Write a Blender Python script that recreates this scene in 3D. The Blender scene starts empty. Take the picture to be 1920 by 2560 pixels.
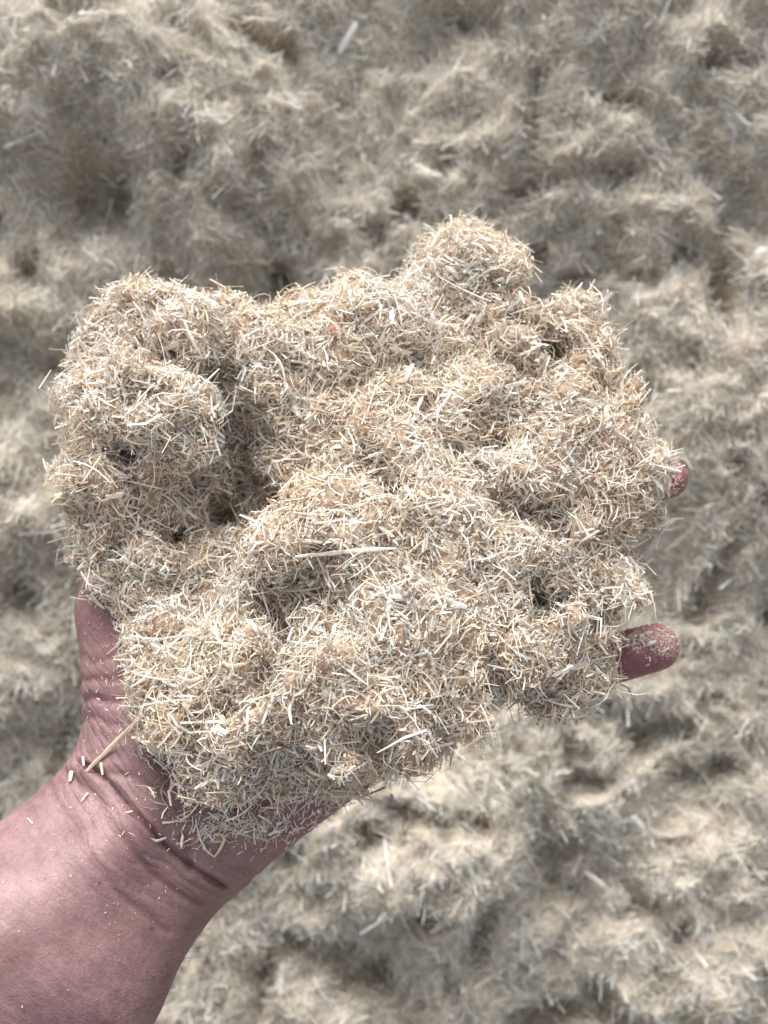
import bpy, math, random
import numpy as np
from mathutils import Matrix, Vector

random.seed(7)
rng = np.random.default_rng(11)
S = bpy.context.scene
COL = S.collection

# ------------------------------------------------------------------ camera
# local frame of the place: x right, y up the pile's slope, z out of the slope (towards the viewer); metres
PITCH = math.radians(55.0)
R_ = np.array([1.0, 0, 0]); U_ = np.array([0, math.sin(PITCH), math.cos(PITCH)])
B_ = np.array([0, -math.cos(PITCH), math.sin(PITCH)])
C0 = np.array([0, 0, 1.10])
D0, FPX = 0.32, 2560 * 40 / 36.0
FRAME = np.stack([R_, U_, B_], 1)                      # columns


def W(p):                                              # local -> world
    return np.asarray(p, float) @ FRAME.T + C0


def at(px, py, z):                                     # photo pixel + height above the hand plane -> local point
    px = np.asarray(px, float); py = np.asarray(py, float); z = np.asarray(z, float)
    s = (D0 - z) / FPX
    return np.stack([(px - 960) * s, (1280 - py) * s, z + 0 * px], -1)


cam_d = bpy.data.cameras.new('camera'); cam = bpy.data.objects.new('camera', cam_d); COL.objects.link(cam)
cam_d.sensor_fit = 'VERTICAL'; cam_d.sensor_height = 36; cam_d.sensor_width = 27; cam_d.lens = 40
cam_d.clip_start = 0.01; cam_d.clip_end = 60
cam.location = C0 + D0 * B_; cam.rotation_euler = (math.radians(90) - PITCH, 0, 0)
cam_d.dof.use_dof = True; cam_d.dof.focus_distance = D0 - 0.012; cam_d.dof.aperture_fstop = 12
S.camera = cam

# ------------------------------------------------------------------ sky, sun, exposure
SUN_EL, SUN_AZ = math.radians(50), math.radians(-10)   # azimuth from +Y (up the pile), towards -X is negative
w = bpy.data.worlds.new("World"); S.world = w; w.use_nodes = True
nt = w.node_tree; nt.nodes.clear()
sky = nt.nodes.new('ShaderNodeTexSky'); sky.sky_type = 'NISHITA'; sky.sun_disc = False
sky.sun_elevation = SUN_EL; sky.sun_rotation = SUN_AZ; sky.dust_density = 4.0; sky.ozone_density = 1.0
hs = nt.nodes.new('ShaderNodeHueSaturation'); hs.inputs['Saturation'].default_value = 0.22
bg = nt.nodes.new('ShaderNodeBackground'); bg.inputs['Strength'].default_value = 0.08
out = nt.nodes.new('ShaderNodeOutputWorld')
nt.links.new(sky.outputs[0], hs.inputs['Color']); nt.links.new(hs.outputs[0], bg.inputs[0]); nt.links.new(bg.outputs[0], out.inputs[0])

sd = bpy.data.lights.new('sun', 'SUN'); sd.energy = 1.5; sd.angle = math.radians(40); sd.color = (1.0, 0.975, 0.945)
sun = bpy.data.objects.new('sun', sd); COL.objects.link(sun)
sv = Vector((math.cos(SUN_EL) * math.sin(SUN_AZ), math.cos(SUN_EL) * math.cos(SUN_AZ), math.sin(SUN_EL)))
sun.rotation_euler = sv.to_track_quat('Z', 'Y').to_euler(); sun.location = (0, 3, 5)
S.view_settings.view_transform = 'Standard'; S.view_settings.look = 'None'
S.view_settings.exposure = 1.70; S.view_settings.gamma = 1
S.cycles.max_bounces = 12; S.cycles.diffuse_bounces = 10; S.cycles.transmission_bounces = 8
S.cycles.glossy_bounces = 2

# ------------------------------------------------------------------ helpers


def smin(a, b, k):
    h = np.clip(0.5 + 0.5 * (b - a) / k, 0, 1)
    return b + (a - b) * h - k * h * (1 - h)


def cap(P, a, b, ra, rb):
    a = np.asarray(a, np.float32); ba = np.asarray(b, np.float32) - a
    pa = P - a
    t = np.clip((pa @ ba) / float(ba @ ba), 0, 1)
    d = pa - t[..., None] * ba
    return np.sqrt((d * d).sum(-1)) - (ra + (rb - ra) * t)


def hash3(i, j, k, seed):
    n = (i.astype(np.uint32) * np.uint32(374761393) + j.astype(np.uint32) * np.uint32(668265263)
         + k.astype(np.uint32) * np.uint32(2147483647 - 58) + np.uint32(seed * 7919 + 13))
    n = (n ^ (n >> np.uint32(13))) * np.uint32(1274126177)
    n = n ^ (n >> np.uint32(16))
    return (n & np.uint32(0xFFFFFF)).astype(np.float32) / 8388607.5 - 1.0


def vnoise(P, scale, seed=0):
    q = np.asarray(P, np.float32) / scale + 1000.0
    f0 = np.floor(q); f = q - f0; i = f0.astype(np.int64)
    f = f * f * (3 - 2 * f)
    r = 0
    for a in (0, 1):
        wx = f[..., 0] if a else 1 - f[..., 0]
        for b in (0, 1):
            wy = f[..., 1] if b else 1 - f[..., 1]
            for c in (0, 1):
                wz = f[..., 2] if c else 1 - f[..., 2]
                r = r + wx * wy * wz * hash3(i[..., 0] + a, i[..., 1] + b, i[..., 2] + c, seed)
    return r


def surface_nets(f, org, h):
    s = f < 0
    nx, ny, nz = f.shape
    cs = [(a, b, c) for a in (0, 1) for b in (0, 1) for c in (0, 1)]
    sl = lambda A, c: A[c[0]:nx - 1 + c[0], c[1]:ny - 1 + c[1], c[2]:nz - 1 + c[2]]
    cnt = sum(sl(s, c).astype(np.int8) for c in cs)
    act = (cnt > 0) & (cnt < 8)
    idx = np.argwhere(act)
    vid = -np.ones(act.shape, np.int64); vid[act] = np.arange(len(idx))
    V = np.stack([f[idx[:, 0] + c[0], idx[:, 1] + c[1], idx[:, 2] + c[2]] for c in cs], 1)
    acc = np.zeros((len(idx), 3)); n = np.zeros(len(idx))
    for i in range(8):
        for j in range(i + 1, 8):
            ci, cj = np.array(cs[i]), np.array(cs[j])
            if abs(ci - cj).sum() != 1: continue
            m = (V[:, i] < 0) != (V[:, j] < 0)
            t = V[m, i] / (V[m, i] - V[m, j])
            acc[m] += ci + (cj - ci) * t[:, None]; n[m] += 1
    verts = np.asarray(org) + h * (idx + acc / n[:, None])
    quads = []
    for ax in range(3):
        o = [(1, 2), (2, 0), (0, 1)][ax]
        lo = [slice(None)] * 3; hi = [slice(None)] * 3
        lo[ax] = slice(0, -1); hi[ax] = slice(1, None)
        ch = s[tuple(lo)] != s[tuple(hi)]
        e = np.argwhere(ch)
        ok = np.ones(len(e), bool)
        for q in o: ok &= (e[:, q] > 0) & (e[:, q] < f.shape[q] - 1)
        e = e[ok]
        d1 = np.zeros(3, int); d1[o[0]] = 1
        d2 = np.zeros(3, int); d2[o[1]] = 1
        g = lambda E: vid[E[:, 0], E[:, 1], E[:, 2]]
        qd = np.stack([g(e - d1 - d2), g(e - d2), g(e), g(e - d1)], 1)
        inside = s[e[:, 0], e[:, 1], e[:, 2]]
        qd[~inside] = qd[~inside][:, ::-1]
        quads.append(qd)
    q = np.concatenate(quads)
    return verts, q[(q >= 0).all(1)]


def make_mesh(name, verts, faces, k, smooth=False, tint=None):
    me = bpy.data.meshes.new(name)
    nf = len(faces)
    me.vertices.add(len(verts)); me.vertices.foreach_set('co', np.ascontiguousarray(verts, np.float32).ravel())
    me.loops.add(nf * k); me.loops.foreach_set('vertex_index', np.ascontiguousarray(faces, np.int32).ravel())
    me.polygons.add(nf); me.polygons.foreach_set('loop_start', np.arange(nf, dtype=np.int32) * k)
    if tint is not None:
        a = me.attributes.new('tint', 'FLOAT_COLOR', 'POINT')
        c = np.ones((len(verts), 4), np.float32); c[:, :3] = tint
        a.data.foreach_set('color', c.ravel())
    me.update(calc_edges=True); me.validate()
    me.polygons.foreach_set('use_smooth', np.full(nf, smooth, bool))
    return me


def link(name, me, mat, loc=None, parent=None):
    o = bpy.data.objects.new(name, me)
    if mat and not me.materials: me.materials.append(mat)
    COL.objects.link(o)
    if loc is not None: o.location = loc
    if parent is not None: o.parent = parent
    return o


def tag(o, label=None, cat=None, group=None, kind=None):
    for k, v in (('label', label), ('category', cat), ('group', group), ('kind', kind)):
        if v: o[k] = v
    return o


# ---- fibres: bent three-sided slivers
PAL = np.array([[0.85, 0.77, 0.64], [0.88, 0.83, 0.74], [0.80, 0.67, 0.52], [0.72, 0.56, 0.42], [0.81, 0.68, 0.56],
                [0.60, 0.51, 0.42], [0.90, 0.88, 0.85], [0.36, 0.26, 0.18], [0.84, 0.77, 0.57], [0.64, 0.42, 0.33]])
PAL = PAL.mean(1, keepdims=True) + (PAL - PAL.mean(1, keepdims=True)) * 0.98
PALW = np.array([32, 30, 11, 6, 6, 4, 17, 2.4, 1.6, 0.7])
PALW = PALW / PALW.sum()


def tints(n):
    c = PAL[rng.choice(len(PAL), n, p=PALW)]
    return np.clip(c * (1 + rng.normal(0, 0.07, (n, 1))), 0.03, 0.92)


def lgn(sig, n, top=2.1): return np.minimum(np.exp(rng.normal(0, sig, n)), top)


def unit(v): return v / np.maximum(np.linalg.norm(v, axis=-1, keepdims=True), 1e-9)


def fibre_arrays(pos, d, nrm, L, wid, thk, bend, col, rings=3):
    n = len(pos)
    d = unit(d); a = unit(np.cross(d, nrm)); b = np.cross(a, d)
    roll = rng.uniform(-0.9, 0.9, n)[:, None]
    a, b = a * np.cos(roll) + b * np.sin(roll), b * np.cos(roll) - a * np.sin(roll)
    bd = unit(rng.normal(size=(n, 1)) * a + rng.normal(size=(n, 1)) * b)
    ts = np.linspace(-0.5, 0.5, rings)
    V = np.zeros((n, rings, 3, 3))
    e0 = rng.uniform(0.35, 1.0, n); e1 = rng.uniform(0.2, 0.9, n)
    kink = rng.uniform(-0.12, 0.12, n)
    for r, t in enumerate(ts):
        tt = t + (kink if 0 < r < rings - 1 else 0)
        tt = np.broadcast_to(tt, (n,))
        ctr = pos + d * (L * tt)[:, None] + bd * (bend * L * (0.25 - tt * tt) * 4)[:, None]
        s = np.where(tt < 0, 1 + (e0 - 1) * np.abs(2 * tt), 1 + (e1 - 1) * np.abs(2 * tt))
        for q in range(3):
            an = 2 * math.pi * q / 3
            V[:, r, q] = ctr + a * (wid * s * math.cos(an))[:, None] * 0.58 + b * (thk * s * math.sin(an))[:, None] * 0.58
    F = []
    for r in range(rings - 1):
        for q in range(3):
            q2 = (q + 1) % 3
            A, Bq, Cq, Dq = r * 3 + q, r * 3 + q2, (r + 1) * 3 + q2, (r + 1) * 3 + q
            F += [(A, Bq, Cq), (A, Cq, Dq)]
    F = np.array(F)
    m = rings * 3
    faces = (F[None] + (np.arange(n) * m)[:, None, None]).reshape(-1, 3)
    return V.reshape(-1, 3), faces, np.repeat(col, m, 0)


# ------------------------------------------------------------------ materials


def new_mat(name):
    m = bpy.data.materials.new(name); m.use_nodes = True
    t = m.node_tree; t.nodes.clear()
    return m, t, t.nodes.new('ShaderNodeOutputMaterial')


def fibre_mat(name, gain=1.0, trans=0.22, attr=True, base=(0.7, 0.55, 0.4)):
    m, t, o = new_mat(name)
    N, Lk = t.nodes, t.links
    mul = N.new('ShaderNodeMix'); mul.data_type = 'RGBA'; mul.blend_type = 'MULTIPLY'; mul.inputs[0].default_value = 1
    if attr:
        at_ = N.new('ShaderNodeAttribute'); at_.attribute_name = 'tint'; Lk.new(at_.outputs['Color'], mul.inputs[6])
    else:
        mul.inputs[6].default_value = (*base, 1)
    tc = N.new('ShaderNodeTexCoord')
    no = N.new('ShaderNodeTexNoise'); no.inputs['Scale'].default_value = 900; no.inputs['Detail'].default_value = 3
    Lk.new(tc.outputs['Object'], no.inputs['Vector'])
    mr = N.new('ShaderNodeMapRange'); mr.inputs[3].default_value = 0.88 * gain; mr.inputs[4].default_value = 1.08 * gain
    mr.inputs[1].default_value = 0.3; mr.inputs[2].default_value = 0.7
    Lk.new(no.outputs['Fac'], mr.inputs[0]); Lk.new(mr.outputs[0], mul.inputs[7])
    p = N.new('ShaderNodeBsdfPrincipled'); p.inputs['Roughness'].default_value = 0.62
    p.inputs['Specular IOR Level'].default_value = 0.3
    tr = N.new('ShaderNodeBsdfTranslucent')
    mx = N.new('ShaderNodeMixShader'); mx.inputs[0].default_value = trans
    Lk.new(mul.outputs[2], p.inputs['Base Color']); Lk.new(mul.outputs[2], tr.inputs['Color'])
    Lk.new(p.outputs[0], mx.inputs[1]); Lk.new(tr.outputs[0], mx.inputs[2]); Lk.new(mx.outputs[0], o.inputs[0])
    return m


M_FIB = fibre_mat('pale_fibre', 1.0)
M_GFIB = fibre_mat('pile_fibre', 1.0)
M_CLOD = fibre_mat('packed_fibre', 0.95, 0.0, False, (0.42, 0.30, 0.21))  # darker than the fibres over it: shade in the gaps put into its colour
M_GROUND = fibre_mat('pile_base', 0.9, 0.0, False, (0.52, 0.45, 0.36))


def skin_mat():
    m, t, o = new_mat('skin')
    N, Lk = t.nodes, t.links
    tc = N.new('ShaderNodeTexCoord')

    def noise(scale, detail, vec=None, rough=0.55):
        n = N.new('ShaderNodeTexNoise'); n.inputs['Scale'].default_value = scale; n.inputs['Detail'].default_value = detail
        n.inputs['Roughness'].default_value = rough
        Lk.new(vec or tc.outputs['Object'], n.inputs['Vector']); return n

    n1 = noise(60, 6, rough=0.62); r1 = N.new('ShaderNodeValToRGB')
    r1.color_ramp.elements[0].position = 0.32; r1.color_ramp.elements[0].color = (0.165, 0.088, 0.092, 1)
    r1.color_ramp.elements[1].position = 0.68; r1.color_ramp.elements[1].color = (0.325, 0.198, 0.202, 1)
    Lk.new(n1.outputs['Fac'], r1.inputs[0])
    n2 = noise(700, 5, rough=0.7)
    mr = N.new('ShaderNodeMapRange'); mr.inputs[1].default_value = 0.25; mr.inputs[2].default_value = 0.75
    mr.inputs[3].default_value = 0.76; mr.inputs[4].default_value = 1.2
    Lk.new(n2.outputs['Fac'], mr.inputs[0])
    mul = N.new('ShaderNodeMix'); mul.data_type = 'RGBA'; mul.blend_type = 'MULTIPLY'; mul.inputs[0].default_value = 1
    n5 = noise(17, 3); r5 = N.new('ShaderNodeMapRange'); r5.inputs[1].default_value = 0.42; r5.inputs[2].default_value = 0.64
    r5.inputs[4].default_value = 0.6
    tn = N.new('ShaderNodeMix'); tn.data_type = 'RGBA'; tn.inputs[7].default_value = (0.24, 0.140, 0.122, 1)
    Lk.new(n5.outputs['Fac'], r5.inputs[0]); Lk.new(r5.outputs[0], tn.inputs[0]); Lk.new(r1.outputs[0], tn.inputs[6])
    Lk.new(tn.outputs[2], mul.inputs[6]); Lk.new(mr.outputs[0], mul.inputs[7])
    # redder where the attribute says palm / fingertip
    at_ = N.new('ShaderNodeAttribute'); at_.attribute_name = 'flush'
    mx = N.new('ShaderNodeMix'); mx.data_type = 'RGBA'; mx.inputs[7].default_value = (0.29, 0.112, 0.130, 1)
    fl = N.new('ShaderNodeMath'); fl.operation = 'MULTIPLY'; fl.inputs[1].default_value = 0.75
    Lk.new(at_.outputs['Fac'], fl.inputs[0]); Lk.new(fl.outputs[0], mx.inputs[0])
    Lk.new(mul.outputs[2], mx.inputs[6])
    # small dark marks
    vo = N.new('ShaderNodeTexVoronoi'); vo.inputs['Scale'].default_value = 75; vo.inputs['Randomness'].default_value = 1
    Lk.new(tc.outputs['Object'], vo.inputs['Vector'])
    mk = N.new('ShaderNodeMapRange'); mk.inputs[1].default_value = 0.035; mk.inputs[2].default_value = 0.075
    mk.inputs[3].default_value = 0.55; mk.inputs[4].default_value = 0.0
    Lk.new(vo.outputs['Distance'], mk.inputs[0])
    sp = N.new('ShaderNodeMix'); sp.data_type = 'RGBA'; sp.inputs[7].default_value = (0.07, 0.035, 0.035, 1)
    Lk.new(mk.outputs[0], sp.inputs[0]); Lk.new(mx.outputs[2], sp.inputs[6])
    # stretched skin lines running across the wrist
    mp = N.new('ShaderNodeMapping'); mp.vector_type = 'TEXTURE'
    mp.inputs['Rotation'].default_value = (PITCH - math.pi / 2 + math.pi / 2 - PITCH, 0, 0)
    at2 = N.new('ShaderNodeAttribute'); at2.attribute_name = 'arm_uv'
    mp2 = N.new('ShaderNodeMapping'); mp2.inputs['Scale'].default_value = (1.0, 0.13, 1.0)
    Lk.new(at2.outputs['Vector'], mp2.inputs['Vector'])
    N.remove(mp)
    n3 = noise(1100, 3, mp2.outputs[0], 0.6)
    n4 = noise(330, 4, mp2.outputs[0], 0.6)
    v2 = N.new('ShaderNodeTexVoronoi'); v2.inputs['Scale'].default_value = 1500; v2.feature = 'DISTANCE_TO_EDGE'
    mp3 = N.new('ShaderNodeMapping'); mp3.inputs['Scale'].default_value = (1.0, 0.5, 1.0)
    Lk.new(at2.outputs['Vector'], mp3.inputs['Vector']); Lk.new(mp3.outputs[0], v2.inputs['Vector'])
    def bump(h, strength, dist, prev=None):
        b = N.new('ShaderNodeBump'); b.inputs['Strength'].default_value = strength; b.inputs['Distance'].default_value = dist
        Lk.new(h, b.inputs['Height'])
        if prev: Lk.new(prev.outputs[0], b.inputs['Normal'])
        return b
    b1 = bump(n4.outputs['Fac'], 0.4, 0.0009)
    b2 = bump(n3.outputs['Fac'], 0.5, 0.0005, b1)
    b3 = bump(v2.outputs['Distance'], 0.35, 0.0004, b2)
    wv = N.new('ShaderNodeTexWave'); wv.wave_type = 'BANDS'; wv.bands_direction = 'X'; wv.wave_profile = 'SIN'
    wv.inputs['Scale'].default_value = 120; wv.inputs['Distortion'].default_value = 9; wv.inputs['Detail'].default_value = 3
    wv.inputs['Detail Scale'].default_value = 0.9
    mp4 = N.new('ShaderNodeMapping'); mp4.inputs['Scale'].default_value = (1.0, 0.35, 0.6)
    Lk.new(at2.outputs['Vector'], mp4.inputs['Vector']); Lk.new(mp4.outputs[0], wv.inputs['Vector'])
    pw = N.new('ShaderNodeMath'); pw.operation = 'POWER'; pw.inputs[1].default_value = 0.35; Lk.new(wv.outputs['Fac'], pw.inputs[0])
    wa = N.new('ShaderNodeAttribute'); wa.attribute_name = 'wrist'
    ws = N.new('ShaderNodeMath'); ws.operation = 'MULTIPLY'; Lk.new(pw.outputs[0], ws.inputs[0]); Lk.new(wa.outputs['Fac'], ws.inputs[1])
    b3 = bump(ws.outputs[0], 0.42, 0.0006, b3)
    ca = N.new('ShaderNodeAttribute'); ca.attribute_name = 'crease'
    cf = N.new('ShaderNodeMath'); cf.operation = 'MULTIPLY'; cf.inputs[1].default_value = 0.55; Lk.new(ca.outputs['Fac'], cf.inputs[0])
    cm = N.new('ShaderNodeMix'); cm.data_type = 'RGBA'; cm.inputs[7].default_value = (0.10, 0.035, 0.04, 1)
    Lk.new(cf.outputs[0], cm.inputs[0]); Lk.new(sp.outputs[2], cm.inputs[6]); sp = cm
    p = N.new('ShaderNodeBsdfPrincipled'); p.inputs['Roughness'].default_value = 0.5
    p.inputs['Specular IOR Level'].default_value = 0.38
    p.inputs['Subsurface Weight'].default_value = 0.18; p.inputs['Subsurface Radius'].default_value = (1.0, 0.35, 0.25)
    p.inputs['Subsurface Scale'].default_value = 0.002
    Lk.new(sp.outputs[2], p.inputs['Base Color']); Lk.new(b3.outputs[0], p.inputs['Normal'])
    Lk.new(p.outputs[0], o.inputs[0])
    return m


M_SKIN = skin_mat()


def plain(name, c, rough=0.6):
    m, t, o = new_mat(name)
    p = t.nodes.new('ShaderNodeBsdfPrincipled'); p.inputs['Base Color'].default_value = (*c, 1); p.inputs['Roughness'].default_value = rough
    t.links.new(p.outputs[0], o.inputs[0]); return m


M_HAIR = plain('hair', (0.02, 0.013, 0.01), 0.5)

# ------------------------------------------------------------------ the pile behind (ground)
GZ = -0.205
# (px, py, sigma px, height m): mounds and hollows of the loose pile
BUMPS = [(170, 150, 210, 0.020), (235, 470, 85, -0.055), (110, 600, 170, -0.012), (430, 480, 200, 0.016), (660, 390, 170, 0.016),
         (130, 720, 150, 0.014), (600, 700, 130, -0.022), (950, 130, 150, 0.0), (1100, 60, 70, -0.015), (1620, 190, 60, -0.014),
         (1750, 60, 240, 0.024), (1800, 480, 70, -0.014), (1330, 480, 190, 0.010), (1480, 760, 120, -0.016), (1650, 820, 140, 0.014),
         (1830, 880, 170, 0.006), (1800, 1150, 170, 0.016), (1660, 1450, 140, -0.018), (1850, 1500, 150, 0.010), (1720, 1970, 70, -0.018),
         (1550, 1900, 140, 0.012), (1080, 2130, 210, 0.030), (1500, 2150, 120, -0.014), (760, 2420, 150, -0.016), (1230, 2420, 140, -0.008),
         (1760, 2330, 200, 0.012), (60, 1000, 150, -0.010), (70, 1250, 120, 0.012), (60, 1480, 90, -0.012), (110, 1620, 130, 0.014),
         (60, 1820, 110, -0.016), (1000, 720, 300, -0.006), (560, 60, 170, 0.010), (840, 260, 120, -0.010), (1000, 1500, 500, -0.006)]


def ground_h(x, y):
    P3 = np.stack([x, y, 0 * x], -1)
    h = GZ + 0.0 * x
    for (px, py, sg, hh) in BUMPS:
        s = (D0 - GZ) / FPX
        cx, cy = (px - 960) * s, (1280 - py) * s
        h = h + 0.85 * hh * np.exp(-((x - cx) ** 2 + (y - cy) ** 2) / (2 * (sg * s) ** 2))
    wx = vnoise(P3, 0.05, 41) * 0.012; wy = vnoise(P3, 0.05, 42) * 0.012
    Q = np.stack([x + wx, y + wy, 0 * x], -1)
    am = np.clip(0.95 + 1.1 * vnoise(P3, 0.07, 9), 0.25, 1.9)
    h = h + 0.0065 * vnoise(Q, 0.085, 1) + am * (0.0070 * vnoise(Q, 0.034, 2) + 0.0052 * vnoise(Q, 0.016, 3)) + 0.0048 * vnoise(Q, 0.0080, 4) + 0.0030 * vnoise(Q, 0.0048, 8)
    h = h - 0.026 * np.clip(vnoise(Q, 0.017, 5) - 0.38, 0, 1) / 0.58
    far = np.sqrt(x * x + y * y)
    return h + 0.03 * np.clip(far - 0.5, 0, 2) * vnoise(P3, 0.3, 6)


def warp_axis(n, inner, outer):
    u = np.linspace(-1, 1, n)
    return np.sign(u) * np.where(np.abs(u) < 0.86, np.abs(u) / 0.86 * inner, inner + (outer - inner) * ((np.abs(u) - 0.86) / 0.14) ** 2)


gx, gy = np.meshgrid(warp_axis(300, 0.25, 1.6), warp_axis(370, 0.31, 1.6), indexing='ij')
gh = ground_h(gx, gy)
ni, nj = gx.shape
gi = np.arange(ni * nj).reshape(ni, nj)
gq = np.stack([gi[:-1, :-1], gi[1:, :-1], gi[1:, 1:], gi[:-1, 1:]], -1).reshape(-1, 4)
gv = np.stack([gx, gy, gh], -1).reshape(-1, 3)
gorg = W([0, 0, GZ])
tag(link('ground', make_mesh('ground', W(gv) - gorg, gq, 4, True), M_GROUND, gorg), kind='structure',
    label='sloping bed of the big pale fibre pile behind the hand')


def ground_fibres(n, hx, hy, Lm, wm, inner=None):
    x = rng.uniform(-hx, hx, n); y = rng.uniform(-hy, hy, n)
    if inner:
        k = (np.abs(x) > inner[0]) | (np.abs(y) > inner[1]); x, y = x[k], y[k]; n = len(x)
    z = ground_h(x, y); e = 0.0025
    nx_ = -(ground_h(x + e, y) - z) / e; ny_ = -(ground_h(x, y + e) - z) / e
    N = unit(np.stack([nx_, ny_, np.ones(n)], 1))
    P3 = np.stack([x, y, 0 * x], 1)
    fl = np.stack([vnoise(P3, 0.009, 31), vnoise(P3, 0.009, 32), vnoise(P3, 0.009, 33)], 1)
    tz = unit(np.cross(N, unit(rng.normal(size=(n, 3)) + 2.0 * fl)))
    lift = np.abs(rng.normal(0, 0.55, n)) * np.where(rng.random(n) < 0.85, 1, 2.0)
    d = unit(tz * np.cos(lift)[:, None] + N * np.sin(lift)[:, None])
    big = rng.random(n) < 0.06
    L = Lm * lgn(0.42, n) * np.where(big, 1.6, 1)
    wd = wm * lgn(0.45, n) * np.where(big, 1.7, 1)
    pos = np.stack([x, y, z], 1) + N * (rng.uniform(-0.0010, 0.0034, n))[:, None] + d * (L * 0.25 * np.sin(lift))[:, None]
    return fibre_arrays(pos, d, N, L, wd, wd * rng.uniform(0.35, 0.8, n), rng.normal(0, 0.10, n), tints(n), 2)


parts = [ground_fibres(205000, 0.215, 0.275, 0.0064, 0.00038), ground_fibres(14000, 0.62, 0.62, 0.018, 0.0016, (0.212, 0.272))]
off = 0; VV, FF, CC = [], [], []
for v, f, c in parts:
    VV.append(v); FF.append(f + off); CC.append(c); off += len(v)
gc = np.concatenate(CC)
gm_ = gc.mean(1, keepdims=True)
gc = gm_ + (gc - gm_) * 0.66                               # pile fibre colours pulled towards grey
gc = np.clip(gc * np.array([1.01, 1.035, 1.03]), 0, 0.92)
tag(link('loose_fibre', make_mesh('loose_fibre', W(np.concatenate(VV)) - gorg, np.concatenate(FF), 3, False, gc), M_GFIB, gorg), kind='stuff',
    label='loose dry fibre covering the whole pile behind the hand')

# ------------------------------------------------------------------ hand and forearm: one surface
mm = 0.001


def A(px, py, z): return at(px, py, z * mm)


def hand_base(P):
    # forearm: radius side and ulna side, filled between
    d = cap(P, A(300, 1985, -18), A(-60, 2345, 4), 0.0158, 0.0215)
    d2 = cap(P, A(-60, 2345, 4), A(-900, 3200, 34), 0.0215, 0.036)
    d = smin(d, d2, 0.012)
    u = cap(P, A(470, 2160, -18), A(175, 2470, 2), 0.0145, 0.0225)
    u = smin(u, cap(P, A(175, 2470, 2), A(-500, 3350, 28), 0.0225, 0.036), 0.012)
    d = smin(d, u, 0.024)
    d = smin(d, cap(P, A(380, 2075, -14), A(60, 2420, 8), 0.0138, 0.021), 0.012)
    # flexor tendons
    d = smin(d, cap(P, A(375, 2035, -1.5), A(-40, 2390, 24), 0.0034, 0.0052), 0.013)
    # carpus and metacarpals
    palm = cap(P, A(400, 1990, -24), A(890, 1270, -56), 0.0155, 0.0115)
    palm = smin(palm, cap(P, A(450, 2030, -24), A(1000, 1390, -57), 0.0155, 0.0112), 0.012)
    palm = smin(palm, cap(P, A(500, 2060, -24), A(1060, 1520, -56), 0.015, 0.0105), 0.012)
    palm = smin(palm, cap(P, A(555, 2065, -24), A(1095, 1680, -52), 0.0148, 0.0098), 0.012)
    # hypothenar and thenar pads
    palm = smin(palm, cap(P, A(598, 2040, -17), A(850, 1872, -32), 0.0146, 0.0138), 0.010)
    th = cap(P, A(370, 1880, -20), A(312, 1520, -30), 0.0185, 0.0138)
    th = smin(th, cap(P, A(450, 1800, -30), A(500, 1560, -46), 0.018, 0.014), 0.014)
    palm = smin(palm, th, 0.011)
    d = smin(d, palm, 0.011)
    # thumb, straight up the left edge
    t = smin(cap(P, A(312, 1520, -30), A(318, 1190, -34), 0.0128, 0.0108), cap(P, A(318, 1190, -34), A(360, 920, -30), 0.0108, 0.0082), 0.005)
    d = smin(d, t, 0.007)
    # fingers, cupped: three phalanges each
    F = [
        [(890, 1270, -56, 11.2), (1170, 1140, -55, 9.6), (1330, 1060, -50, 8.6), (1470, 1010, -46, 7.2)],
        [(1000, 1390, -57, 11.2), (1300, 1290, -58, 9.8), (1520, 1225, -50, 8.6), (1668, 1196, -37, 6.4)],
        [(1060, 1520, -56, 10.4), (1330, 1450, -57, 9.2), (1460, 1415, -50, 8.2), (1540, 1400, -45, 7.0)],
        [(1095, 1680, -52, 9.6), (1330, 1680, -48, 8.4), (1480, 1664, -37, 7.8), (1640, 1616, -28, 7.2)],
    ]
    fin = None
    for ch in F:
        f = None
        for (p, q) in zip(ch[:-1], ch[1:]):
            c = cap(P, A(*p[:3]), A(*q[:3]), p[3] * mm, q[3] * mm)
            f = c if f is None else smin(f, c, 0.004)
        fin = f if fin is None else smin(fin, f, 0.0022)
    return smin(d, fin, 0.006)


def poly_d(P2, pts):
    best = None
    for a, b in zip(pts[:-1], pts[1:]):
        ba = b - a; t = np.clip(((P2 - a) @ ba) / (ba @ ba), 0, 1)
        dd = np.sqrt(((P2 - a - t[:, None] * ba) ** 2).sum(1)); tt = t
        best = dd if best is None else np.minimum(best, dd)
    return best


# creases in the photo's picture plane, carried onto the skin: (points px, width mm, depth mm)
CREASES = [([(205, 1905), (253, 1936), (337, 2030), (410, 2113), (482, 2169), (565, 2219)], 0.75, 1.7),
           ([(165, 1925), (230, 1985), (290, 2070), (345, 2140), (420, 2215), (500, 2260)], 1.0, 0.75),
           ([(120, 1960), (180, 2060), (240, 2160), (330, 2260), (420, 2330)], 1.0, 0.5),
           ([(480, 2168), (470, 2130), (460, 2090)], 1.1, 0.9), ([(590, 2170), (640, 2190), (690, 2190)], 1.0, 0.5),
           ([(185, 1700), (240, 1706), (300, 1690)], 1.0, 0.5), ([(185, 1760), (230, 1748), (290, 1752), (350, 1760)], 1.0, 0.7),
           ([(190, 1800), (240, 1796), (300, 1810)], 1.0, 0.45), ([(190, 1640), (230, 1655), (280, 1640)], 1.0, 0.35),
           ([(250, 1930), (330, 1940), (420, 1990)], 1.2, 0.6)]


def project(P):
    s = FPX / (D0 - P[:, 2]); return np.stack([P[:, 0] * s + 960, 1280 - P[:, 1] * s], 1)


def hand_sdf(P): return hand_base(np.asarray(P, np.float32))


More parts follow.
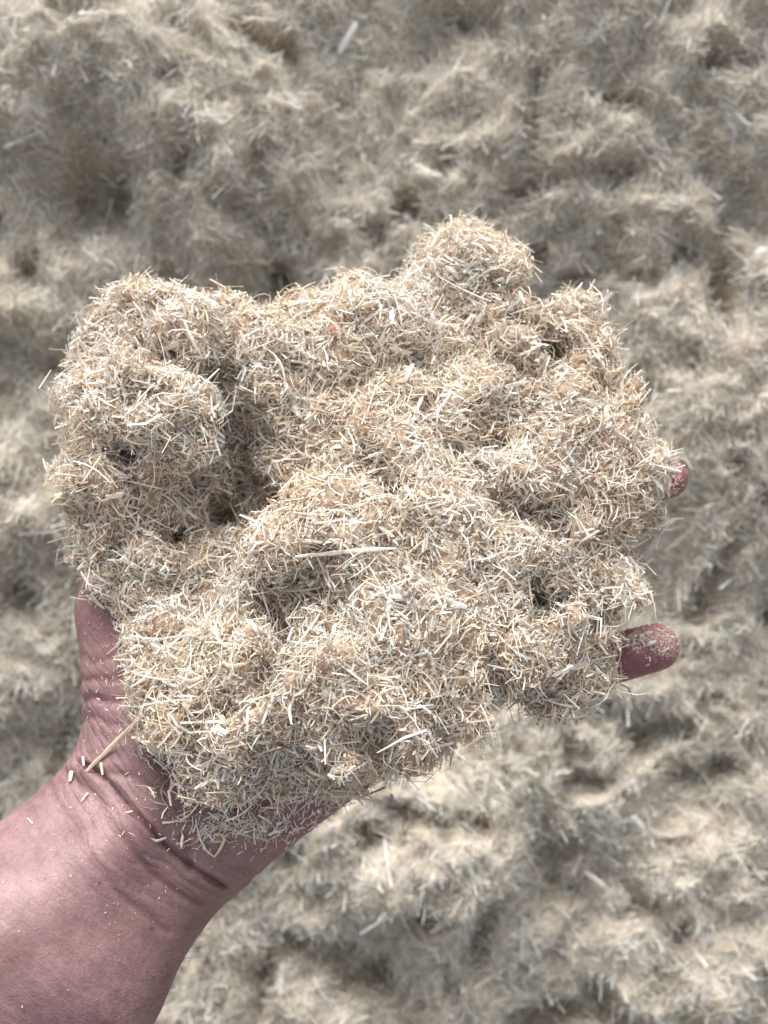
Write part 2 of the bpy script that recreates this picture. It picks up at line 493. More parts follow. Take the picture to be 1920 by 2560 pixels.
h = 0.0017
lo = np.array([-0.205, -0.235, -0.090]); hi = np.array([0.108, 0.060, 0.085])
ax = [np.arange(lo[i], hi[i], h, dtype=np.float32) for i in range(3)]
# coarse pass first, then fine cells near the skin only
hc = 0.0068
axc = [np.arange(lo[i], hi[i] + hc, hc, dtype=np.float32) for i in range(3)]
Gc = np.stack(np.meshgrid(*axc, indexing='ij'), -1)
fc = hand_sdf(Gc)
ii = [np.minimum(((ax[i] - lo[i]) / hc).round().astype(int), len(axc[i]) - 1) for i in range(3)]
f = fc[np.ix_(*ii)].copy()
near = np.abs(f) < 0.011
G = np.stack(np.meshgrid(*ax, indexing='ij'), -1)[near]
f[near] = hand_sdf(G)
hv, hq = surface_nets(f, lo, h)


def quad_subdivide(v, q):
    e = np.stack([q, np.roll(q, -1, 1)], -1).reshape(-1, 2); es = np.sort(e, 1)
    u, inv = np.unique(es, axis=0, return_inverse=True); inv = inv.reshape(-1, 4)
    n = len(v); mid = v[u].mean(1); ctr = v[q].mean(1)
    V = np.concatenate([v, mid, ctr]); E = n + inv; C = n + len(u) + np.arange(len(q))
    Q = np.concatenate([np.stack([q[:, i], E[:, i], C, E[:, i - 1]], 1) for i in range(4)])
    return V, Q


hv, hq = quad_subdivide(hv, hq)


def sdf_normal(fn, P, e=0.0006):
    g = np.stack([fn(P + np.eye(3)[i] * e) - fn(P - np.eye(3)[i] * e) for i in range(3)], -1)
    return unit(g)


for _ in range(2):
    d = hand_sdf(hv); n = sdf_normal(hand_sdf, hv.astype(np.float32)); hv = hv - n * d[:, None]
# second, finer subdivision only pays off on skin the camera sees; split everything once more near the wrist
hn = sdf_normal(hand_sdf, hv.astype(np.float32))


CR = {}


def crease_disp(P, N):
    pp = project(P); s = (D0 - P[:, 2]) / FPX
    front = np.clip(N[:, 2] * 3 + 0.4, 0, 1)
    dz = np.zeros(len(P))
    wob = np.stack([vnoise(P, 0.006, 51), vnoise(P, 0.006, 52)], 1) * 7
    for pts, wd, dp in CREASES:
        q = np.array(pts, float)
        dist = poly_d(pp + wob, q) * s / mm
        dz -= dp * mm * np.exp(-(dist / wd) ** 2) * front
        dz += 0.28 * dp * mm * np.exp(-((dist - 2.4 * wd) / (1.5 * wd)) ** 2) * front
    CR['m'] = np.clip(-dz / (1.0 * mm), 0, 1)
    # fine folds across the wrist
    ang = math.radians(-49); c, sn = math.cos(ang), math.sin(ang)
    along = P[:, 0] * -0.70 + P[:, 1] * -0.71
    across = P[:, 0] * 0.71 - P[:, 1] * 0.70
    Q = np.stack([along, across * 0.16, P[:, 2] * 0.3], 1)
    dz += 0.16 * mm * vnoise(Q, 0.0022, 61) * front + 0.3 * mm * vnoise(P, 0.012, 62)
    return dz


hv = hv + hn * crease_disp(hv, hn)[:, None]
horg = W(A(420, 2060, -20))
me = make_mesh('person', W(hv) - horg, hq, 4, True)
pp = project(hv)
flush = np.clip(1 - np.abs(hv[:, 1] - 0.0) * 0, 0, 1)
flush = np.clip(((hv[:, 0] * 0.71 + hv[:, 1] * 0.71) - (-0.098)) / 0.03, 0, 1) * 0.75
tip = np.exp(-(((pp - np.array([1650, 1620])) / 150) ** 2).sum(1)) + np.exp(-(((pp - np.array([1690, 1200])) / 120) ** 2).sum(1))
flush = np.clip(flush + 0.6 * tip, 0, 1)
a = me.attributes.new('flush', 'FLOAT', 'POINT'); a.data.foreach_set('value', flush.astype(np.float32))
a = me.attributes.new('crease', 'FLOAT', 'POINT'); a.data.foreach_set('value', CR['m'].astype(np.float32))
wr_ = np.exp(-((hv[:, 0] * -0.70 + hv[:, 1] * -0.71 - 0.106) / 0.017) ** 2)
a = me.attributes.new('wrist', 'FLOAT', 'POINT'); a.data.foreach_set('value', wr_.astype(np.float32))
uv = np.stack([hv[:, 0] * -0.70 + hv[:, 1] * -0.71, hv[:, 0] * 0.71 - hv[:, 1] * 0.70, hv[:, 2]], 1)
a = me.attributes.new('arm_uv', 'FLOAT_VECTOR', 'POINT'); a.data.foreach_set('vector', uv.astype(np.float32).ravel())
person = tag(link('person', me, M_SKIN, horg), 'bare forearm and open cupped hand holding up a big heap of pale fibre', 'person')

# ------------------------------------------------------------------ the held heap
K = 1920 / 1659.0                                        # lumps were read off a 1659 px wide view: x, y, radius, front height mm
LUMPS = [(330, 745, 130, 0), (225, 880, 118, -2), (335, 845, 92, 4), (400, 925, 90, 8), (300, 950, 85, 1), (225, 1050, 108, -9), (320, 1130, 105, -12), (470, 725, 100, -5),
         (600, 790, 105, 0), (760, 765, 130, 0), (900, 715, 120, -4), (1010, 595, 98, -13), (1060, 695, 105, -8), (1248, 712, 58, -22),
         (1000, 850, 160, 0), (1180, 850, 140, -6), (1325, 945, 110, -13), (1335, 1050, 104, -11), (1200, 1020, 150, 0),
         (850, 950, 150, 3), (725, 950, 108, -2), (1020, 1100, 150, -2), (800, 1100, 140, 2), (640, 1195, 135, 12), (780, 1280, 160, 10),
         (960, 1250, 155, 6), (1100, 1200, 140, 0), (1245, 1200, 112, -6), (1262, 1318, 82, -7), (1208, 1425, 72, -11), (1050, 1370, 120, 0),
         (900, 1440, 140, 6), (720, 1450, 160, 9), (530, 1400, 150, 2), (400, 1360, 112, -6), (310, 1270, 86, -10), (570, 1555, 132, 5),
         (760, 1555, 118, 5), (470, 1755, 78, -15), (580, 1760, 74, -15), (660, 1735, 60, -15), (740, 1620, 80, -13), (1050, 1480, 80, -8), (1150, 1420, 80, -10), (1240, 1452, 58, -14), (870, 1560, 100, -3), (450, 1250, 110, -13), (540, 1010, 100, -28),
         (1180, 1330, 105, -20), (430, 1500, 95, -8), (730, 1660, 80, -12), (390, 1000, 105, -20), (700, 1300, 200, -20), (1000, 1050, 230, -22), (610, 880, 105, -20), (490, 1090, 110, -31), (650, 830, 100, -16), (310, 900, 120, -14)]
HOLES = [(512, 950, 50, 6), (505, 1040, 68, 6), (450, 1120, 56, 0), (372, 1160, 40, -10), (1172, 1315, 42, -2), (1150, 1250, 30, -2), (505, 800, 34, 0),
         (850, 1075, 26, 3), (930, 880, 26, 3), (300, 745, 34, 4), (345, 765, 26, 8), (258, 985, 38, 0), (300, 850, 24, 10), (425, 800, 34, 6), (1195, 752, 46, -8), (1178, 640, 34, 0), (1085, 1565, 46, 5), (1010, 1640, 40, 5), (1150, 1555, 36, 5), (620, 1390, 26, 10), (560, 1460, 22, 4)]


def tilt(y): return -0.28 * y


def heap_clean(P):
    P = np.asarray(P, np.float32)
    q = P.copy()
    d = None
    for (x, y, r, fz) in LUMPS:
        s0 = (D0) / FPX
        rr = r * K * s0 * 0.97
        c0 = at(x * K, y * K, 0.0)
        z = fz * mm + tilt(c0[1]) - rr
        c = at(x * K, y * K, z + rr * 0.4); c[2] = z
        v = P - c.astype(np.float32)
        s = np.sqrt((v * v).sum(-1)) - rr
        d = s if d is None else smin(d, s, 0.0125)
    return d - 0.0008


def heap_sdf(P):
    P = np.asarray(P, np.float32)
    d = heap_clean(P)
    w1 = np.stack([vnoise(P, 0.020, 21), vnoise(P, 0.020, 22), vnoise(P, 0.020, 23)], -1) * 0.009
    Q = P + w1
    d = d + 0.0066 * vnoise(Q, 0.028, 24) + 0.0034 * vnoise(Q, 0.013, 25) + 0.0032 * vnoise(Q, 0.0075, 29) + 0.0024 * vnoise(Q, 0.0042, 26)
    d = d + 0.017 * np.clip(vnoise(Q, 0.0105, 27) - 0.34, 0, 1)
    crack = np.clip(1 - np.abs(vnoise(Q, 0.021, 33) + 0.35 * vnoise(Q, 0.006, 34)) / 0.13, 0, 1) * np.clip(vnoise(P, 0.03, 35) * 2.2 + 0.55, 0, 1)
    d = d + 0.0075 * crack * crack
    for (x, y, r, fz) in HOLES:
        rr = r * K * D0 / FPX
        c0 = at(x * K, y * K, 0.0); z = fz * mm + tilt(c0[1])
        c = at(x * K, y * K, z)
        s = cap(P, c, c + np.array([0, 0, -0.036]), rr, rr * 0.75) + 0.002 * vnoise(Q, 0.008, 28)
        d = -smin(-d, s, 0.003)
    return np.maximum(d, -(hand_sdf(P) - 0.0004))


hh = 0.0016
lo2 = np.array([-0.120, -0.080, -0.085]); hi2 = np.array([0.108, 0.105, 0.050])
ax2 = [np.arange(lo2[i], hi2[i], hh, dtype=np.float32) for i in range(3)]
G2 = np.stack(np.meshgrid(*ax2, indexing='ij'), -1)
fcl = heap_clean(G2)
f2 = fcl.copy(); nr = np.abs(fcl) < 0.019
for _ in (0,):
    f2[nr] = heap_sdf(G2[nr])
    ins = fcl <= -0.019
    f2[ins] = np.maximum(f2[ins], -(hand_sdf(G2[ins]) - 0.0004))
cv, cq = surface_nets(f2, lo2, hh)
heap_org = W(A(820, 1480, -40))
heap = link('fibre_heap', make_mesh('fibre_heap', W(cv) - heap_org, cq, 4, True), M_CLOD, heap_org)
tag(heap, 'big clumpy heap of pale chopped plant fibre held in the open hand', 'fibre heap')

# trilinear lookups in the finished heap field
def grid_sdf(P):
    q = (P - lo2) / hh
    q = np.clip(q, 0, np.array(f2.shape) - 1.001); i = q.astype(int); t = q - i
    r = 0
    for a in (0, 1):
        for b in (0, 1):
            for c in (0, 1):
                wgt = (t[:, 0] if a else 1 - t[:, 0]) * (t[:, 1] if b else 1 - t[:, 1]) * (t[:, 2] if c else 1 - t[:, 2])
                r = r + wgt * f2[i[:, 0] + a, i[:, 1] + b, i[:, 2] + c]
    return r


# loose fibre all over the heap: sample its skin by area
t0, t1, t2, t3 = (cv[cq[:, i]] for i in range(4))
cr = np.cross(t2 - t0, t3 - t1); area = np.linalg.norm(cr, axis=1) / 2; fn = unit(cr)
ctr_ = (t0 + t1 + t2 + t3) / 4
touch = hand_sdf(ctr_.astype(np.float32)) < 0.0012        # faces pressed against the palm carry nothing
wgt = area * np.where(fn[:, 2] > -0.25, 1.0, 0.3) * np.where(touch, 0.0, 1.0)
NF = 105000
fi = rng.choice(len(cq), NF, p=wgt / wgt.sum())
u1, u2 = rng.random((2, NF, 1))
pos = (t0[fi] * (1 - u1) + t1[fi] * u1) * (1 - u2) + (t3[fi] * (1 - u1) + t2[fi] * u1) * u2
N = unit(fn[fi] + 0.25 * rng.normal(size=(NF, 3)))
fld = np.stack([vnoise(pos, 0.005, 81), vnoise(pos, 0.005, 82), vnoise(pos, 0.005, 83)], 1)
tg = unit(np.cross(N, unit(rng.normal(size=(NF, 3)) + 2.2 * fld)))
tuft = 1 + 0.8 * vnoise(pos, 0.006, 84)
lift = np.abs(rng.normal(0, 0.36, NF)) * tuft * np.where(rng.random(NF) < 0.92, 1, 2.0)
dr = unit(tg * np.cos(lift)[:, None] + N * np.sin(lift)[:, None])
kind = rng.random(NF)
L = np.where(kind < 0.34, 0.0013, np.where(kind < 0.86, 0.0039, 0.0066)) * lgn(0.46, NF)
wd = np.where(kind < 0.34, 0.00050, np.where(kind < 0.86, 0.00050, 0.00040)) * lgn(0.52, NF, 2.0)
fine = rng.random(NF) < 0.3; wd = np.where(fine, wd * 0.45, wd)
pos = pos + N * (rng.uniform(-0.0006, 0.0024, NF) + 0.0008 * vnoise(pos, 0.004, 71))[:, None] + dr * (L * 0.25 * np.sin(lift))[:, None]
v, fa, c = fibre_arrays(pos, dr, N, L, wd, wd * rng.uniform(0.4, 0.9, NF), rng.normal(0, 0.17, NF) * np.where(kind > 0.86, 1.4, 1),
                       np.clip(tints(NF) * (1 + 0.07 * vnoise(pos, 0.018, 91))[:, None] * (1 + np.array([0.02, -0.02, -0.07]) * vnoise(pos, 0.024, 92)[:, None]), 0, 0.92), 3)
# powder and crumbs between the slivers, then long tangled threads
NP_ = 42000
gi_ = rng.choice(len(cq), NP_, p=wgt / wgt.sum())
w4 = rng.dirichlet((1, 1, 1, 1), NP_)
pp_ = t0[gi_] * w4[:, :1] + t1[gi_] * w4[:, 1:2] + t2[gi_] * w4[:, 2:3] + t3[gi_] * w4[:, 3:]
clump = vnoise(pp_, 0.007, 95) + 0.6 * vnoise(pp_, 0.003, 96) > -0.25
gi_, pp_ = gi_[clump], pp_[clump]; m_ = len(gi_)
Np = fn[gi_]; dp_ = unit(rng.normal(size=(m_, 3)))
L2 = 0.00075 * lgn(0.45, m_); w2 = 0.00036 * lgn(0.4, m_)
v2_, f2_, c2_ = fibre_arrays(pp_ + Np * rng.uniform(0.0002, 0.0030, (m_, 1)), dp_, Np + 0.01, L2, w2, w2 * 0.8, np.zeros(m_), np.clip(tints(m_) * 1.03, 0, 0.92), 2)
NT = 2600
gi_ = rng.choice(len(cq), NT, p=wgt / wgt.sum()); Np = fn[gi_]
tg2 = unit(np.cross(Np, unit(rng.normal(size=(NT, 3)))) + Np * rng.normal(0, 0.25, (NT, 1)))
L2 = 0.0095 * lgn(0.35, NT, 1.7); w2 = 0.00028 * lgn(0.4, NT)
v3_, f3_, c3_ = fibre_arrays(ctr_[gi_] + Np * rng.uniform(0.001, 0.0035, (NT, 1)), tg2, Np, L2, w2, w2 * 0.8, rng.normal(0, 0.22, NT), tints(NT), 6)
fa = np.concatenate([fa, f2_ + len(v), f3_ + len(v) + len(v2_)]); v = np.concatenate([v, v2_, v3_]); c = np.concatenate([c, c2_, c3_])
lf = link('heap_fibre', make_mesh('heap_fibre', W(v) - heap_org, fa, 3, False, c), M_FIB, None, heap)
lf['kind'] = 'stuff'

# ------------------------------------------------------------------ individual slivers, chips and straws


def march(px, py, fn, z0=0.045, z1=-0.09, steps=150, step_min=0.0004):
    px = np.asarray(px, float); py = np.asarray(py, float)
    a = at(px, py, np.full(len(px), z0)); b = at(px, py, np.full(len(px), z1))
    dirv = unit(b - a); lim = np.linalg.norm(b - a, axis=1)
    t = np.zeros(len(px)); hit = np.zeros(len(px), bool)
    for _ in range(steps):
        P = a + dirv * t[:, None]
        d = fn(P); hit |= d < 0.0003
        t = np.where(hit, t, t + np.maximum(d * 0.7, step_min))
    return a + dirv * t[:, None], hit & (t < lim)


def both(P):
    P32 = P.astype(np.float32)
    inb = np.all((P > lo2) & (P < hi2 - hh), 1)
    d = np.full(len(P), 1.0)
    d[inb] = grid_sdf(P[inb])
    cl = np.clip(P, lo2, hi2 - 2 * hh); ex = np.linalg.norm(P - cl, axis=1)
    d[~inb] = ex[~inb] + 0.002
    return np.minimum(d, hand_sdf(P32))


def nrm(P, fn=both, e=0.0012):
    return unit(np.stack([fn(P + np.eye(3)[i] * e) - fn(P - np.eye(3)[i] * e) for i in range(3)], -1))


def sliver_mesh(name, path, wid, thk, col, sides=5, taper=(0.5, 0.4), rough=0.12, seed=0):
    """one solid bent sliver along local x, unit = metres"""
    r = np.random.default_rng(seed)
    path = np.asarray(path, float); n = len(path)
    tan = unit(np.gradient(path, axis=0)); V = []
    up = np.array([0, 0, 1.0])
    for i in range(n):
        t = i / (n - 1)
        s = min(1, taper[0] + (1 - taper[0]) * t / 0.2) * min(1, taper[1] + (1 - taper[1]) * (1 - t) / 0.25)
        a_ = unit(np.cross(up, tan[i])); b_ = np.cross(tan[i], a_)
        for q in range(sides):
            an = 2 * math.pi * q / sides
            k = s * (1 + r.normal(0, rough))
            V.append(path[i] + a_ * math.cos(an) * wid / 2 * k + b_ * math.sin(an) * thk / 2 * k)
    F = []
    for i in range(n - 1):
        for q in range(sides):
            q2 = (q + 1) % sides
            F += [(i * sides + q, i * sides + q2, (i + 1) * sides + q2), (i * sides + q, (i + 1) * sides + q2, (i + 1) * sides + q)]
    for q in range(1, sides - 1):
        F += [(0, q + 1, q), ((n - 1) * sides, (n - 1) * sides + q, (n - 1) * sides + q + 1)]
    tc = np.tile(np.asarray(col), (len(V), 1)) * (1 + r.normal(0, 0.04, (len(V), 1)))
    return make_mesh(name, np.array(V), np.array(F), 3, False, np.clip(tc, 0.02, 0.93))


def curve_path(L, bx, bz, n=7, hook=0.0):
    t = np.linspace(-0.5, 0.5, n)
    y = bx * L * (0.25 - t * t) * 4 + hook * L * np.clip(t - 0.2, 0, 1) ** 2 * 6
    return np.stack([t * L, y, bz * L * (0.25 - t * t) * 4], 1)


def place(o, P, d, N):
    x = unit(d); z = unit(N - x * (N @ x)); y = np.cross(z, x)
    m = np.eye(4); m[:3, :3] = FRAME @ np.stack([x, y, z], 1); m[:3, 3] = W(P)
    o.matrix_world = Matrix(m.tolist())


CREAM, WHITE, TAN, PINK, GREY, GOLD = PAL[0], PAL[6], PAL[2], np.array([0.60, 0.30, 0.27]), np.array([0.42, 0.38, 0.34]), PAL[8]

VAR = {
    'straw': [sliver_mesh('straw', curve_path(L, b, 0.03, hook=hk), w_, w_ * 0.75, c, 5, (0.7, 0.6), 0.08, i)
              for i, (L, b, hk, w_, c) in enumerate([(.0105, .03, 0, .00055, PAL[1]), (.009, -.06, .2, .0005, CREAM), (.012, .08, 0, .0006, PAL[1]),
                                                     (.008, .02, 0, .0007, GOLD), (.0095, -.02, 0, .00055, TAN)])],
    'chip': [sliver_mesh('chip', curve_path(L, b, 0.02), w_, w_ * 0.4, c, 6, (0.5, 0.35), 0.2, 20 + i)
             for i, (L, b, w_, c) in enumerate([(.0062, .02, .0013, WHITE), (.0052, -.05, .0015, CREAM), (.0072, .04, .0011, PAL[1]), (.0048, .0, .0012, TAN)])],
    'curl': [sliver_mesh('curl', curve_path(L, b, 0.05, 9, hk), w_, w_ * 0.7, c, 5, (0.6, 0.3), 0.1, 40 + i)
             for i, (L, b, hk, w_, c) in enumerate([(.0085, .22, 0, .00055, PAL[1]), (.0075, -.16, .8, .0006, CREAM), (.009, .12, -.9, .0005, PAL[4])])],
}
TONE = {'straw': ['pale', 'cream', 'pale', 'yellowish', 'tan'], 'chip': ['white', 'cream', 'pale', 'tan'], 'curl': ['pale', 'cream', 'pinkish']}
SHAPE = {'straw': ('thin', 'straw', 'straw'), 'chip': ('broad', 'chip', 'wood chip'), 'curl': ('curved', 'fibre', 'fibre')}


def where(q):
    x, y = q
    if x < 620 and y < 1330: return 'on the left lump'
    if y < 900 and x > 980: return 'on the top right peak'
    if y < 1000: return 'on the top ridge'
    if x > 1330 and y < 1330: return 'above the middle finger'
    if x > 1180 and y >= 1330: return 'beside the little finger'
    if y > 1700: return 'above the palm heel'
    if x < 540: return 'on the lower left slope'
    if y < 1300: return 'in the upper middle dip'
    return 'on the big front bulge'


def lean(d):
    a = math.degrees(math.atan2(d[1], d[0])) % 180
    return 'lying level' if a < 20 or a > 160 else 'slanting up rightwards' if a < 68 else 'standing upright' if a < 112 else 'slanting up leftwards'


BX = (120, 560, 1700, 2060)
px = rng.uniform(BX[0], BX[2], 1100); py = rng.uniform(BX[1], BX[3], 1100)
P, hit = march(px, py, both)
onheap = hit & (hand_sdf(P.astype(np.float32)) > 0.002)
P = P[onheap]; NN = nrm(P)
keep = (NN[:, 2] > 0.15); P, NN = P[keep], NN[keep]
quota = {'straw': 150, 'chip': 90, 'curl': 50}
kinds = [k for k, n in quota.items() for _ in range(n)]; random.shuffle(kinds)
PLACED = []
for k, p, n in zip(kinds, P, NN):
    me_ = random.choice(VAR[k])
    o = link(k, me_, M_FIB)
    tgv = unit(np.cross(n, unit(rng.normal(size=3))))
    lf_ = abs(rng.normal(0, 0.30)) + 0.05
    d = unit(tgv * math.cos(lf_) + n * math.sin(lf_))
    ext = 0.3 * (me_.vertices[len(me_.vertices) - 1].co.x * 2)
    place(o, p + n * 0.0013 + d * ext * math.sin(lf_), d, n)
    s = rng.uniform(0.8, 1.25); o.scale = (s, s * rng.uniform(0.85, 1.2), s)
    pj = project(p[None])[0]
    wh = where(pj)
    size = 'long' if me_.vertices[len(me_.vertices) - 1].co.x * s > (.0053 if k == 'straw' else .0032 if k == 'chip' else .0046) else 'short'
    lab = '%s %s %s %s %s %s' % (size, SHAPE[k][0], TONE[k][VAR[k].index(me_)], SHAPE[k][1], lean(d), wh)
    o['category'] = SHAPE[k][2]; PLACED.append((o, lab, pj, '%ss %s' % (SHAPE[k][1], wh)))
by = {}
for e in PLACED: by.setdefault(e[1], []).append(e)
ORD = {2: ['left', 'right'], 3: ['left', 'middle', 'right']}
for lab, es in by.items():
    es.sort(key=lambda e: e[2][0])
    for i_, (o, _, _, g) in enumerate(es):
        o['group'] = g
        o['label'] = lab if len(es) == 1 or len(es) > 3 else lab + ', the %s of %s' % (ORD[len(es)][i_], ['two', 'three'][len(es) - 2])


def special(name, pts, wid, thk, col, label, cat, lift=0.0012, stick=None, sides=6, taper=(0.6, 0.5), seed=0, zs=None, n=9, rough=0.12):
    """one sliver laid along the photo's own points on the surface under them; stick = extra height (mm) per point"""
    q = np.array(pts, float)
    Q, hitq = march(q[:, 0], q[:, 1], both)
    if zs is not None: Q = at(q[:, 0], q[:, 1], np.array(zs) * mm)
    else: Q = Q + nrm(Q) * lift
    if stick is not None:
        z = Q[:, 2] + np.array(stick) * mm
        Q = at(q[:, 0], q[:, 1], z)
    t = np.linspace(0, len(Q) - 1, n)
    path = np.stack([np.interp(t, np.arange(len(Q)), Q[:, i]) for i in range(3)], 1)
    if len(Q) > 2:
        sm = path.copy(); sm[1:-1] = (path[:-2] + 2 * path[1:-1] + path[2:]) / 4; path = sm
    c = path.mean(0)
    o = link(name, sliver_mesh(name, path - c, wid, thk, col, sides, taper, rough, seed), M_FIB)
    # mesh is in local axes: turn it into the world by the object's rotation
    m = np.eye(4); m[:3, :3] = FRAME; m[:3, 3] = W(c); o.matrix_world = Matrix(m.tolist())
    tag(o, label, cat); return o


special('straw', [(217, 1928), (295, 1850), (374, 1771)], .0013, .001, TAN, 'long tan straw reaching down from the heap onto the wrist', 'straw', .0011, stick=[0, 1, 3])
special('chip', [(183, 1930), (178, 1956)], .0011, .0006, PAL[0], 'short thick cream chip lying lowest on the wrist', 'wood chip', .0007, taper=(.95, .8), n=4, rough=.09, sides=4)
special('chip', [(211, 1892), (213, 1916)], .0007, .0004, PAL[1], 'small white chip on the wrist just above the long straw end', 'wood chip', .0006, taper=(.95, .75), n=4, rough=.09, sides=4)
special('chip', [(255, 1906), (259, 1938)], .0008, .0004, PAL[2], 'narrow upright cream chip on the wrist crease beside the long straw', 'wood chip', .0006, taper=(.95, .75), n=4, rough=.09, sides=4)
special('straw', [(223, 1981), (204, 2006)], .0006, .0005, CREAM, 'tiny slanting straw on the wrist below the crease', 'straw', .0004, n=5)
special('chip', [(40, 2006), (49, 2018)], .0013, .001, WHITE, 'tiny white flake on the outer edge of the wrist', 'wood chip', .0005, n=4)
special('straw', [(70, 2047), (82, 2061)], .0005, .0004, WHITE, 'tiny white sliver alone on the forearm', 'straw', .0003, n=4)
special('curl', [(490, 2062), (500, 2098), (515, 2125), (535, 2140)], .0006, .0004, CREAM, 'long hooked cream fibre lying on the palm below the heap', 'fibre', .0007)
special('curl', [(535, 2085), (556, 2083), (562, 2096), (550, 2122), (535, 2138)], .0008, .0004, TAN, 'bent tan fibre with a curled top on the palm below the heap', 'fibre', .0008)
special('chip', [(455, 2085), (452, 2118)], .0009, .0006, CREAM, 'upright cream chip on the palm left of the hooked fibre', 'wood chip', .0006, n=5)
special('chip', [(715, 962), (735, 1000), (757, 1045)], .0021, .0011, WHITE, 'long thick white chip on the upper middle of the heap', 'wood chip', .0016, taper=(.35, .6), rough=.18)
special('chip', [(759, 738), (758, 790)], .0017, .001, WHITE, 'white chip standing upright on the saddle between the heap tops', 'wood chip', .0012, stick=[3, 1], taper=(.6, .8), n=5)
special('straw', [(738, 1392), (820, 1384), (900, 1375), (990, 1372)], .0012, .0008, PAL[1], 'long white straw lying flat across the middle of the heap', 'straw', .0032, stick=[2, 2, 2, 2], taper=(.5, .4))
special('straw', [(783, 1378), (815, 1430), (838, 1470)], .0009, .0008, PAL[1], 'thin bent straw crossing under the long white straw', 'straw', .0018, stick=[2, 1, 1])
special('chip', [(962, 1465), (990, 1475), (1016, 1490)], .0022, .0009, GREY, 'grey brown chip lying on the right of the heap middle', 'wood chip', .0018, stick=[1, 1, 1], rough=.2)
special('chip', [(1065, 1490), (1120, 1503), (1165, 1520)], .0019, .0008, WHITE, 'broad white chip lying right of the grey brown chip', 'wood chip', .0018, stick=[1, 1, 1], rough=.22)
special('chip', [(606, 1460), (622, 1490)], .0030, .0012, PAL[6], 'wide whitish flake on the lower left of the heap', 'wood chip', .0016, stick=[1, 1], rough=.25, n=5)
special('curl', [(555, 1657), (580, 1667), (612, 1660)], .0013, .001, GOLD, 'yellow curved chip low on the heap', 'fibre', .0018, stick=[1, 1, 1])
special('curl', [(445, 1692), (475, 1705), (510, 1690)], .0012, .0008, TAN, 'tan curved splinter on the lower left heap edge', 'fibre', .0018, stick=[1, 1, 1])
special('straw', [(470, 1760 - 1020), (476, 703)], .0010, .0007, PINK, 'short pink fibre standing on top of the left lump', 'fibre', .001, stick=[1, 3], n=5)
special('chip', [(828, 815), (838, 840)], .0022, .0012, np.array([0.55, 0.30, 0.22]), 'reddish brown flake near the top ridge of the heap', 'wood chip', .0012, stick=[1, 1], n=5)
special('chip', [(374, 1578), (382, 1584)], .0014, .001, np.array([0.62, 0.28, 0.15]), 'orange crumb on the left edge of the heap above the thumb base', 'wood chip', .0012, stick=[1, 1], n=4)
special('chip', [(1385, 1690), (1425, 1668), (1470, 1662)], .0016, .0006, WHITE, 'white frayed fibre bundle beside the little finger', 'fibre', .0018, stick=[1, 2, 1], rough=.3)
special('straw', [(1512, 790), (1520, 725)], .0011, .0009, PAL[6], 'pale straw sticking up from the upper right clump', 'straw', zs=[-36, -30], n=5)
special('straw', [(1074, 1388 - 340), (1100, 1020), (1128, 985)], .0008, .0006, WHITE, 'straight white straw on the upper right of the heap', 'straw', .0016, stick=[1, 2, 3])
special('straw', [(460, 805), (480, 850), (500, 885)], .0010, .0008, PAL[1], 'pale straw hanging across the hollow of the left lump', 'straw', .0016, stick=[1, 2, 2])
special('chip', [(1622, 1612), (1640, 1604)], .0013, .0009, WHITE, 'white crumb resting on the little finger tip', 'wood chip', .0006, n=4)
special('straw', [(978, 1985), (985, 2012)], .0009, .0007, GREY, 'dark straw hanging below the heap beside the palm heel', 'straw', zs=[-12, -14], n=5)

# fine dust and crumbs on the bare skin
def dust_on(n, cx, cy, sx, sy, Lr, wr):
    px = rng.normal(cx, sx, n); py = rng.normal(cy, sy, n)
    P, hit = march(px, py, both)
    ok = hit & (hand_sdf(P.astype(np.float32)) < 0.0006)
    P = P[ok]
    if not len(P): return None
    N_ = nrm(P); m = len(P)
    d = unit(np.cross(N_, unit(rng.normal(size=(m, 3)))))
    L_ = Lr * lgn(0.5, m); w_ = wr * lgn(0.4, m)
    return fibre_arrays(P + N_ * 0.0001, d, N_, L_, w_, w_ * 0.6, rng.normal(0, 0.12, m), np.clip(tints(m) * 1.05, 0, .92), 3)


sets = [dust_on(260, 620, 2062, 110, 24, .0030, .00040), dust_on(120, 380, 1790, 34, 90, .0026, .00036), dust_on(90, 840, 1985, 50, 30, .0026, .00036),
        dust_on(300, 400, 1800, 60, 110, .0009, .00018), dust_on(300, 600, 2075, 130, 35, .0010, .00020), dust_on(130, 330, 2000, 130, 140, .0004, .00014),
        dust_on(260, 860, 1960, 60, 60, .0010, .00024), dust_on(1300, 1595, 1592, 50, 30, .00030, .00017), dust_on(900, 1680, 1595, 24, 36, .00024, .00014), dust_on(90, 1590, 1600, 40, 30, .0011, .0004), dust_on(120, 1690, 1200, 20, 40, .0006, .00022),
        dust_on(90, 250, 2250, 170, 150, .00035, .00016), dust_on(120, 250, 1600, 50, 150, .0008, .00016)]
VV, FF, CC, off = [], [], [], 0
for st in sets:
    if st is None: continue
    VV.append(st[0]); FF.append(st[1] + off); CC.append(st[2]); off += len(st[0])
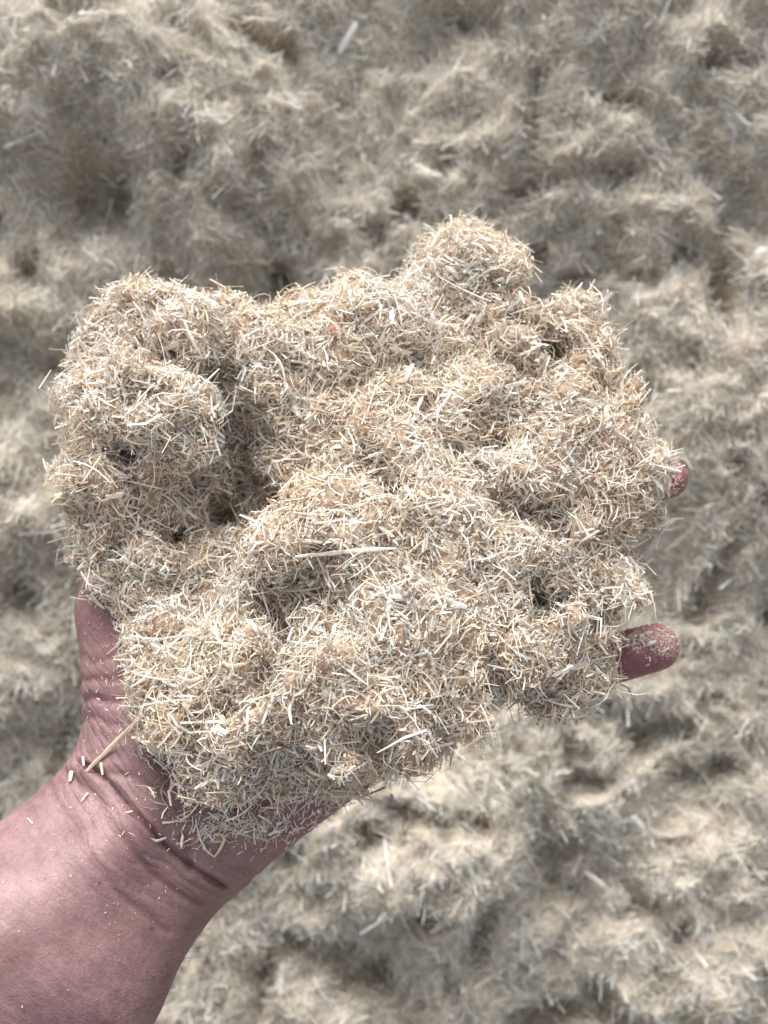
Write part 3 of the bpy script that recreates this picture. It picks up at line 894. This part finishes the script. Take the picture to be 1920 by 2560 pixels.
tag(link('dust', make_mesh('dust', W(np.concatenate(VV)) - horg, np.concatenate(FF), 3, False, np.concatenate(CC)), M_FIB, horg), kind='stuff',
    label='fine pale fibre dust sprinkled over the bare palm and wrist')

# a few dark hairs along the forearm's lower edge
hr = []
px = rng.uniform(230, 470, 70); py = 2560 - (px - 330) * 1.15 + rng.normal(-45, 40, 70)
P, hit = march(px, py, both)
P = P[hit]; N_ = nrm(P); m = len(P)
d = unit(np.array([0.75, 0.45, 0.1]) + 0.3 * rng.normal(size=(m, 3)) + 0.35 * N_)
L_ = rng.uniform(.004, .009, m)
v, fa, c = fibre_arrays(P + d * (L_ * 0.45)[:, None], d, N_, L_, np.full(m, .00007), np.full(m, .00007), rng.normal(0, .12, m), np.full((m, 3), .02), 4)
link('arm_hair', make_mesh('arm_hair', W(v) - horg, fa, 3, False, c), M_HAIR, None, person)

# ------------------------------------------------------------------ a few slivers one can pick out on the pile
def ground_sliver(name, a, b, wid, col, label, cat):
    s = (D0 - GZ) / FPX
    pa = np.array([(a[0] - 960) * s, (1280 - a[1]) * s]); pb = np.array([(b[0] - 960) * s, (1280 - b[1]) * s])
    z = ground_h(np.array([pa[0], pb[0]]), np.array([pa[1], pb[1]])) + 0.006
    Q = np.array([[*pa, z[0]], [*pb, z[1] + 0.002]]); c = Q.mean(0)
    path = Q[0] + (Q[1] - Q[0]) * np.linspace(0, 1, 6)[:, None]
    o = link(name, sliver_mesh(name, path - c, wid, wid * 0.5, col, 6, (.6, .4), .12, 77), M_FIB)
    m = np.eye(4); m[:3, :3] = FRAME; m[:3, 3] = W(c); o.matrix_world = Matrix(m.tolist()); tag(o, label, cat)


ground_sliver('chip', (850, 132), (892, 62), .0032, PAL[6], 'broad pale chip leaning on the pile above the hand', 'wood chip')
ground_sliver('chip', (1575, 2035), (1608, 2070), .0026, WHITE, 'white chip on the pile below the little finger', 'wood chip')
ground_sliver('chip', (1462, 2180), (1512, 2215), .0024, PAL[1], 'pale chip beside the dark hollow low on the pile', 'wood chip')
ground_sliver('chip', (1866, 655), (1892, 636), .0034, PAL[6], 'short pale chip on the pile beside the photo edge right of the heap', 'wood chip')
